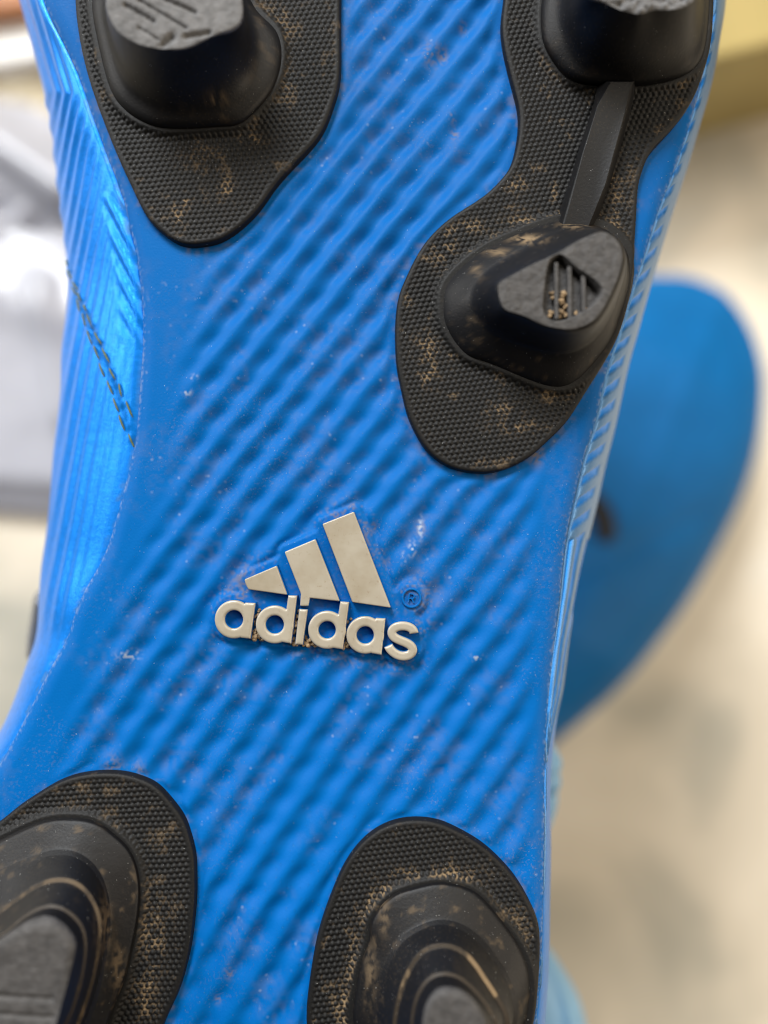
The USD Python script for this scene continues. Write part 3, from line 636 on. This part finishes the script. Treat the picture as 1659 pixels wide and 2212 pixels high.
def make_stud(rings, pad, name_dirt, worn, rough_tip, seed, grooves=None, recess=False):
    R = np.stack([angular_ring(p, h, 240) for h, p in rings])
    if pad >= 2:
        R = np.concatenate([np.stack([R[i] + (R[i + 1] - R[i]) * q / 4 for q in range(4)]) for i in range(len(R) - 1)] + [R[-1:]])
    S = chaikin(R, 2)
    # small wobble of moulded, scuffed rubber
    S = S + 0.05 * (fbm(S / 1.6, 3, seed)[..., None] - 0.5)
    dn = fbm(S / 1.3, 4, seed + 3)
    slope = np.gradient(S[..., 2], axis=0) / (np.linalg.norm(np.gradient(S, axis=0), axis=-1) + 1e-9)
    dirt = name_dirt * sstep(0.60, 0.76, dn) * (1 - np.clip(slope, 0, 1)) * 0.9
    flat = 1 - np.clip(np.abs(slope), 0, 1)
    sq = PX(S)
    for (cx, cy, rx, ry, k) in [(1140,517,34,9,.8),(1075,545,26,8,.5),(1030,585,10,14,.4),(1240,487,30,7,.5),(255,1780,30,9,.4),(225,2000,16,50,.4),(255,2090,14,50,.35),(830,1975,12,40,.3),(800,2100,12,60,.3),(470,215,20,12,.4),(585,230,10,20,.5)]:
        dirt = np.maximum(dirt, k * np.exp(-((sq[..., 0] - cx) / rx) ** 2 - ((sq[..., 1] - cy) / ry) ** 2) * sstep(0.4, 0.6, fbm(S / 0.7, 3, seed + 21)))
    dirt = dirt + 0.012 * sstep(0.3, 0.75, flat) * (0.6 + 0.8 * dn)
    if pad in (2, 3):                       # line of dry soil lodged on the third step
        zt = S[..., 2] - base(S[..., 1])
        ln = np.exp(-((zt - (HP + 6.25)) / 0.13) ** 2)
        ln4 = np.exp(-((zt - (HP + 9.63)) / 0.12) ** 2)
        along = fbm(np.stack([S[..., 0] / 3, S[..., 1] / 3, 0 * S[..., 0]], -1), 4, seed + 9)
        dirt = np.maximum(dirt, ln * (0.10 + (0.25, 0.8)[pad - 2] * sstep(0.44, 0.58, along) * (0.5 + 0.5 * dn)))
        dirt = np.maximum(dirt, 0.10 * ln4)
    V, F = loft(S)
    tip = S[-1]; c = tip.mean(0)
    st = obj('stud', (V, F), M['stud'], pads[pad], dirt=dirt.ravel())
    # worn end of the stud
    tp = Polygon(tip[:, :2]).buffer(0)
    rec = None
    if recess:
        rec = Polygon(W(closed_spline(recess, 120), rings[-1][0])[:, :2])
        tp2 = tp.difference(rec)
    P, F, nb = fill(tp, 0.14, rings=(0.1, 0.25, 0.45))
    e = edge_dist(tp, P)
    zz = c[2] + np.interp(np.arctan2(P[:, 1] - c[1], P[:, 0] - c[0]), *ang_sorted(tip, c)) * np.exp(-e / 0.3)
    zz += 0.10 * (1 - np.exp(-e / 0.35)) + rough_tip * (fbm(np.c_[P / 0.7, P[:, :1] * 0], 4, seed) - 0.5) * sstep(0, 0.3, e)
    if grooves is not None:
        pq = PX(np.c_[P, zz])
        for (a, b, wdt, dep) in grooves:
            d = shapely.distance(LineString([a, b]), shapely.points(pq))
            zz -= dep * np.exp(-(d / wdt) ** 2)
    if rec is not None:
        rd = edge_dist(rec, P); zz -= 1.5 * sstep(-0.02, 0.3, rd)
    V, F = skirt(np.c_[P, zz], F, nb, [(0.03, -0.15), (0.0, -0.5)])
    obj('stud_end', (V, F), worn, pads[pad])
    return c, rec

def ang_sorted(tip, c):
    a = np.arctan2(tip[:, 1] - c[1], tip[:, 0] - c[0]); o = np.argsort(a)
    return np.r_[a[o][-1] - 2 * np.pi, a[o], a[o][0] + 2 * np.pi], np.r_[tip[o][-1, 2], tip[o, 2], tip[o][0, 2]] - c[2]

make_stud(ringsA, 0, 0.15, M['worn_pale'], 0.16, 1, grooves=[((270,10),(330,45),5,.5),((300,0),(400,60),4,.4),((340,-10),(420,25),5,.5),((350,95),(370,80),9,.6),((400,78),(450,70),6,.5),((300,60),(340,85),4,.3)])
make_stud(ringsB, 1, 0.2, M['worn_pale'], 0.9, 2)
RECESS = [(1184,572),(1190,560),(1199,553),(1212,551),(1226,561),(1248,580),(1276,599),(1296,617),(1301,629),(1294,646),(1278,662),(1246,681),(1212,693),(1188,690),(1175,675),(1173,655),(1177,615)]
cC, rec = make_stud(ringsC, 1, 0.3, M['worn'], 0.22, 3, recess=RECESS)
make_stud(ringsE, 2, 0.4, M['worn'], 0.16, 4, grooves=[((-60,2150),(110,2160),6,.3),((-60,2190),(110,2200),6,.3)])
make_stud(ringsF, 3, 0.4, M['worn'], 0.18, 5)
hC = ringsC[-1][0]
for (xa, ya, yb) in [(1202,566,688),(1231,574,690),(1261,594,672)]:
    a, b = W((xa, ya), hC - 0.35), W((xa + 1, yb), hC - 0.35)
    t = (b - a)[:2] / np.linalg.norm((b - a)[:2]); n = np.array([-t[1], t[0]]) * 0.26
    pl = Polygon([a[:2] + n, b[:2] + n, b[:2] - n, a[:2] - n])
    obj('stud_fin', bevel(pl, a[2] - 2.2, a[2], [(0, .12), (.06, .03), (.12, 0)]), M['worn'], pads[1], smooth=40)
# soil packed between the fins
rng = np.random.default_rng(7)
def crumb(c, r, seed):
    m = trimesh.creation.icosphere(2, 1.0); v = np.array(m.vertices)
    v = v * (0.65 + 0.8 * fbm(v * 1.3 + seed * 3.1, 3, seed))[:, None] * r + c
    return v, np.array(m.faces)
def join(parts):
    vs, fs, n = [], [], 0
    for v, f in parts: vs.append(v); fs.append(np.asarray(f) + n); n += len(v)
    return np.vstack(vs), np.vstack(fs)
cr = []
for (x, y) in [(1214,672),(1217,655),(1215,640),(1219,684),(1210,686),(1218,664),(1213,650),(1264,676),(1190,676),(1220,630),(1244,676),(1192,640)]:
    for _ in range(4):
        cr.append(crumb(W((x + rng.normal(0, 3), y + rng.normal(0, 4)), hC - 1.15 + rng.uniform(-.2, .3)), rng.uniform(.14, .3), int(rng.integers(99))))
obj('lodged_soil', join(cr), M['soil'], pads[1], kind='stuff')

# ---- bar between the two right-hand studs
bh = np.array([3.9, 3.9, 4.0, 4.0, 2.9, 2.9, 4.0, 4.0])
bt = W([(1320,176),(1368,176),(1353,242),(1308,398),(1268,494),(1214,490),(1259,328),(1291,227)], bh)
bb = W([(1290,176),(1376,176),(1362,245),(1318,400),(1284,496),(1195,492),(1246,335),(1282,222)], HP - 0.2)
def bar():
    n = len(bt); mids = [bb, bb + (bt - bb) * 0.85, bb + (bt - bb) * 0.97 + np.array([0, 0, .03]), bt * 1.0]
    c = bt.mean(0); mids[3] = c + (bt - c) * np.array([.93, .985, 1]) + np.array([0, 0, .06])
    Rg = np.stack([np.repeat(m, 1, 0) for m in mids])[:, ::-1]
    return loft(Rg, cap_top=True)
obj('stud_bar', bar(), M['stud'], pads[1], smooth=35)

# ---- emblem: stripes, letters, registered mark
emb = group_part('emblem', boot)
ZL = 1.95
for g in stripes:
    b = obj('stripe_base', bevel(g.buffer(0.05), .05, ZL - .3, [(0, .1), (.05, 0)]), M['sole'], emb, smooth=40)
    obj('emblem_stripe', pillow(g.buffer(-.12).buffer(.12, 4), ZL - .32, ZL, .2, (.04, .09, .16), .14, .16, 3, .02), M['emblem'], emb, smooth=60)
for g in letters:
    g = g.buffer(0.06).buffer(-0.1).buffer(.06)
    b = obj('letter_base', bevel(g.buffer(0.03), .05, ZL - .28, [(0, .1), (.05, 0)]), M['sole'], emb, smooth=40)
    obj('emblem_letter', pillow(g, ZL - .32, ZL + .06, .09, (.03, .07, .13, .21), .27, .42, 4, .015), M['emblem'], emb, smooth=60)
rm = Point(*rmark_c[:2]).buffer(64 * zs, 32).difference(Point(*rmark_c[:2]).buffer(49 * zs, 32))
import meshkit
RV = pillow(rm, .1, .80, .06, (.03, .07), .12, .14)
tmesh = meshkit.text_mesh('R', 1.3, 0.34, bold=False); tv = np.array(tmesh.vertices)
tv[:, :2] -= (tv[:, :2].min(0) + tv[:, :2].max(0)) / 2
th = math.radians(-7); tv[:, :2] = tv[:, :2] @ np.array([[math.cos(th), math.sin(th)], [-math.sin(th), math.cos(th)]])
tv += [rmark_c[0], rmark_c[1], 0.44]
mk = join([RV, (tv, np.array(tmesh.faces))])
obj('registered_mark', mk, M['sole'], emb, smooth=30, label='small blue registered trademark sign beside the logo')
# soil caked between the letters
word = unary_union(letters)
gap = unary_union([letters[0].union(letters[1]).union(letters[2]).union(letters[3]).convex_hull]).difference(word.buffer(-0.02))
holes = unary_union([zdisc((275,848),60), zdisc((528,880),60), zdisc((852,913),58)])
keep = zpoly([(385,770),(430,850),(420,960),(520,1000),(700,1030),(745,1000),(740,900),(722,800),(660,800),(640,1000),(420,790)]).buffer(0)
keep = unary_union([zpoly([(395,780),(450,790),(440,960),(520,1010),(380,1000),(370,940)]), zpoly([(640,800),(690,800),(680,1030),(600,1020)]), zpoly([(700,960),(760,980),(790,1040),(690,1030)]), zpoly([(960,840),(1000,850),(985,1040),(945,1040)])])
gp = gap.union(zpoly([(960,840),(1000,850),(985,1040),(945,1040)]).difference(word)).intersection(keep).difference(holes)
cr = []
for g in getattr(gp, 'geoms', [gp]):
    if g.area < 0.05: continue
    x0, y0, x1, y1 = g.bounds
    for _ in range(int(g.area * 26)):
        q = rng.uniform((x0, y0), (x1, y1))
        if g.contains(Point(q)): cr.append(crumb(np.array([*q, .62 + rng.uniform(-.2, .5)]), rng.uniform(.16, .34), int(rng.integers(99))))
obj('caked_soil', join(cr), M['soil'], emb, kind='stuff')

# ---- pale lining and lace seen past the sole's right edge, grey trim on the left
def blob(px_list, depth, thick, seed, inner):
    w = W(closed_spline(px_list, 160), -depth, flat=True)
    pl = Polygon(w[:, :2]).buffer(0); P, F, nb = fill(pl, 0.7, rings=(0.25, 0.6))
    e = edge_dist(pl, P); t = np.clip(e / inner, 0, 1)
    z = -depth + thick * np.sqrt(1 - (1 - t) ** 2) + 0.8 * (fbm(np.c_[P / 6, P[:, :1] * 0], 3, seed) - .5) * t
    n = len(P)
    V = np.vstack([np.c_[P, z], np.c_[P, -depth - thick * np.sqrt(1 - (1 - t) ** 2)]])
    return V, np.vstack([F, F[:, ::-1] + n])
V, F = blob([(1080,2010),(1150,2022),(1185,2048),(1215,2090),(1243,2140),(1258,2180),(1268,2225),(1276,2300),(1260,2420),(1150,2480),(1020,2400),(980,2200),(1010,2060)], 50, 9, 3, 12)
# piping along the collar's edge
pq = PX(V); ridge = shapely.distance(LineString([(1165,2040),(1195,2090),(1215,2135),(1228,2180),(1236,2230),(1242,2300)]), shapely.points(pq))
up_ = np.arange(len(V)) < len(V) // 2
V[:, 2] += np.where(up_, 1.3 * np.exp(-(ridge / 9) ** 2), 0)
obj('ankle_collar', (V, F), M['pale'], boot, label='pale blue padded collar')
V, F = blob([(1120,1590),(1160,1585),(1184,1588),(1197,1610),(1212,1638),(1213,1652),(1208,1668),(1212,1682),(1208,1700),(1204,1708),(1120,1706)], 32, 3.5, 5, 4)
obj('lace_loop', (V, F), M['pale'], boot)
V, F = blob([(1120,1690),(1160,1692),(1194,1698),(1204,1712),(1203,1740),(1197,1762),(1183,1792),(1150,1815),(1120,1800)], 36, 3.0, 6, 4)
obj('lace_loop', (V, F), M['pale'], boot)
V, F = blob([(150,1265),(100,1268),(80,1282),(71,1320),(64,1360),(60,1395),(61,1416),(72,1428),(110,1430),(160,1420),(180,1340)], 26, 3.5, 9, 3.5)
obj('side_trim', (V, F), M['silver'], boot, label='shiny grey trim edge')

# ------------------------------------------------------------------ the second boot on the floor, out of focus
def FL(pts, z):                       # photograph grid at height z (mm above the floor) -> mm
    s = (D + SZ * 1000 - z) / 1659.0; p = np.asarray(pts, float)
    return np.stack([(p[..., 0] - 829.5) * s, (1106 - p[..., 1]) * s], -1)
out2 = closed_spline([(1440,592),(1495,596),(1572,632),(1628,708),(1655,800),(1652,900),(1632,1000),(1594,1100),(1542,1200),(1480,1300),(1402,1400),(1308,1500),(1190,1600),(1080,1720),(980,1860),(860,1960),(730,1990),(640,1930),(640,1820),(720,1680),(810,1540),(900,1380),(970,1200),(1010,1020),(1060,850),(1140,720),(1260,630),(1360,598)], 400)
b2c = FL((1200, 1250), 35)
boot2 = thing('football_boot', 'blurred blue football boot lying on the floor behind the held boot', 'boot', (b2c[0] / 1000, b2c[1] / 1000, 0))
o2 = FL(out2, 32) - b2c
pl2 = Polygon(o2).buffer(0)
P, F, nb = fill(pl2, 1.3, rings=(0.4, 1, 2, 3.5))
e = edge_dist(pl2, P)
toe, heel = FL((1480, 600), 32) - b2c, FL((690, 1970), 32) - b2c
s = np.clip(((P - toe) @ (heel - toe)) / ((heel - toe) @ (heel - toe)), 0, 1)
Ht = np.interp(s, [0, .12, .3, .5, .75, 1], [34, 46, 58, 75, 80, 78])
t = np.clip(e / 44, 0, 1)
q = PX(np.c_[P + b2c, np.full(len(P), -150.)])
rid = np.cos((q[:, 0] * 0.55 + q[:, 1]) / 17 * 2 * np.pi) * 0.6 * sstep(2, 12, e)
prof = (1 - (1 - t) ** 2.3) ** 0.62
z = 30 + (Ht - 30) * prof + rid
z += 0.6 * np.exp(-((q[:, 0] - 1400 + 0.55 * (q[:, 1] - 1000)) / 26) ** 2) - 0.8 * np.exp(-((q[:, 1] - 1180 + 0.42 * (q[:, 0] - 1350)) / 16) ** 2) * sstep(8, 20, e)
V, F = skirt(np.c_[P, z], F, nb, [(0.3, -3), (0.4, -8), (-1.5, -17), (-4, -22)])
obj('upper', (V, F), M['upper2'], boot2)
P2, F2, nb2 = fill(pl2.buffer(-3.0), 3.0)
V, F = skirt(np.c_[P2, np.full(len(P2), 9.5)], F2, nb2, [(0.6, -2), (0.6, -5.5), (-0.5, -7.5)])
obj('sole_plate', (V, F), M['sole'], boot2, dirt=np.zeros(len(V)))
# black shape on the instep
cres = LineString(CubicSpline([0, .5, 1], [(1252,1068),(1292,1098),(1308,1150)])(np.linspace(0, 1, 20))).buffer(23)
tr = cKDTree(q); g = densify(cres.exterior.coords, 4)
cpoly = Polygon(g); gp2, gf, gnb = fill(cpoly, 4)
_, ii = tr.query(gp2); vz = z[ii]
gw = np.stack([(gp2[:, 0] - 829.5), (1106 - gp2[:, 1])], -1) * ((D + SZ * 1000 - vz) / 1659.0)[:, None] - b2c
ce = edge_dist(cpoly, gp2)
V = np.c_[gw, vz + 1.0 + 1.5 * np.clip(ce / 10, 0, 1)]
# grid runs y-down on the photograph: turn the faces
V, F = skirt(V, gf[:, ::-1], gnb, [(0, -3.5)])
obj('instep_mark', (V, F), M['black'], boot2)
# four conical studs underneath, carrying the boot
for (sx, sy) in [(1380,750),(1230,800),(1300,1000),(1130,1050),(900,1750),(780,1800)]:
    c = FL((sx, sy), 5) - b2c; al = np.linspace(0, 2 * np.pi, 20, endpoint=False)
    obj('stud', loft([np.c_[c[0] + r * np.cos(al), c[1] + r * np.sin(al), np.full(20, zz)] for r, zz in ((4, 0.1), (4.3, .6), (6, 4.5))], True, True), M['stud'], boot2, smooth=40)

# ------------------------------------------------------------------ things at the frame's edges
def slab(cx, cy, lx, ly, z0, z1, r=1.5):
    pl = Polygon([(-lx / 2, -ly / 2), (lx / 2, -ly / 2), (lx / 2, ly / 2), (-lx / 2, ly / 2)])
    return bevel(pl.buffer(-r).buffer(r, 4), z0, z1, [(0, r), (r * .3, r * .3), (r, 0)])
def edge_thing(name, label, cat, x, y, lx, ly, z0, z1, rotz, m, r=1.5):
    t = obj(name, slab(0, 0, lx, ly, 0, z1 - z0, r), m, smooth=40)
    xf = UsdGeom.Xformable(t); xf.AddTranslateOp().Set(Gf.Vec3d(x / 1000, y / 1000, z0 / 1000)); xf.AddRotateZOp().Set(rotz)
    tag(t, label, cat)
# the carton at the upper right: its front runs through (122,150)-(154,158)
a = math.degrees(math.atan2(8.3, 32)); d = np.array([math.cos(math.radians(a)), math.sin(math.radians(a))]); nrm = np.array([-d[1], d[0]])
c = np.array([138., 154.]) + d * 90 + nrm * 70
edge_thing('cardboard_box', 'tan cardboard box standing on the floor beyond the boots at upper right', 'box', c[0], c[1], 330, 140, 0, 61, a, M['card'])
R10 = 9.0
def lefty(py0, py1, z):
    y0, y1 = FL((0, py1), z)[1], FL((0, py0), z)[1]
    return (y0 + y1) / 2, y1 - y0
for nm, lb, ct, p0, p1, z, m in [('stone_slab', 'speckled tan stone strip on the floor before the white board', 'stone slab', 137, 330, 4, M['granite']),
                                 ('white_board', 'bright white board lying across the upper left corner', 'board', 22, 136, 12, M['white_board']),
                                 ('wooden_board', 'orange brown wooden board behind the white board', 'board', -300, 20, 20, M['wood'])]:
    cy, ly = lefty(p0, p1, z)
    x = -FL((829.5 * 2, 0), z)[0]
    edge_thing(nm, lb, ct, x + 0.0, cy, 300, ly - 0.6, 0, z, R10, m)

# grey plastic bag on the floor at the left
bx = [(-700,150),(-300,170),(0,200),(60,216),(110,240),(200,300),(330,420),(420,600),(430,800),(380,980),(250,1085),(110,1108),(0,1100),(-300,1120),(-700,1100)]
w = FL(closed_spline(bx, 300), 12); bc = FL((-50, 650), 0)
pb = Polygon(w - bc).buffer(0)
P, F, nb = fill(pb, 2.2, rings=(1, 2.5, 5))
e = edge_dist(pb, P); q = PX(np.c_[P + bc, np.full(len(P), -188.)])
def fold(a, b, wd, h): return h * np.exp(-(shapely.distance(LineString([a, b]), shapely.points(q)) / wd) ** 2)
z = 6 + 8 * sstep(0, 14, e)
z += fold((-200,190), (170,440), 55, 16) + fold((-200,380), (160,520), 26, -6) + fold((-200,300), (200,560), 20, 5) + fold((-50,490), (60,478), 14, 5)
z += fold((-60,620), (200,700), 60, 4) + fold((100,620), (150,900), 30, 5) + 3.5 * (fbm(np.c_[P / 38, P[:, :1] * 0], 4, 12) - .5) * sstep(0, 10, e)
z = np.maximum(z, 5)
V, F = skirt(np.c_[P, z], F, nb, [(1, -2), (0.5, -4.6)])
bag = thing('plastic_bag', 'crumpled grey shiny plastic bag on the floor left of the held boot', 'bag', (bc[0] / 1000, bc[1] / 1000, 0))
obj('bag_film', (V, F), M['bag'], bag)
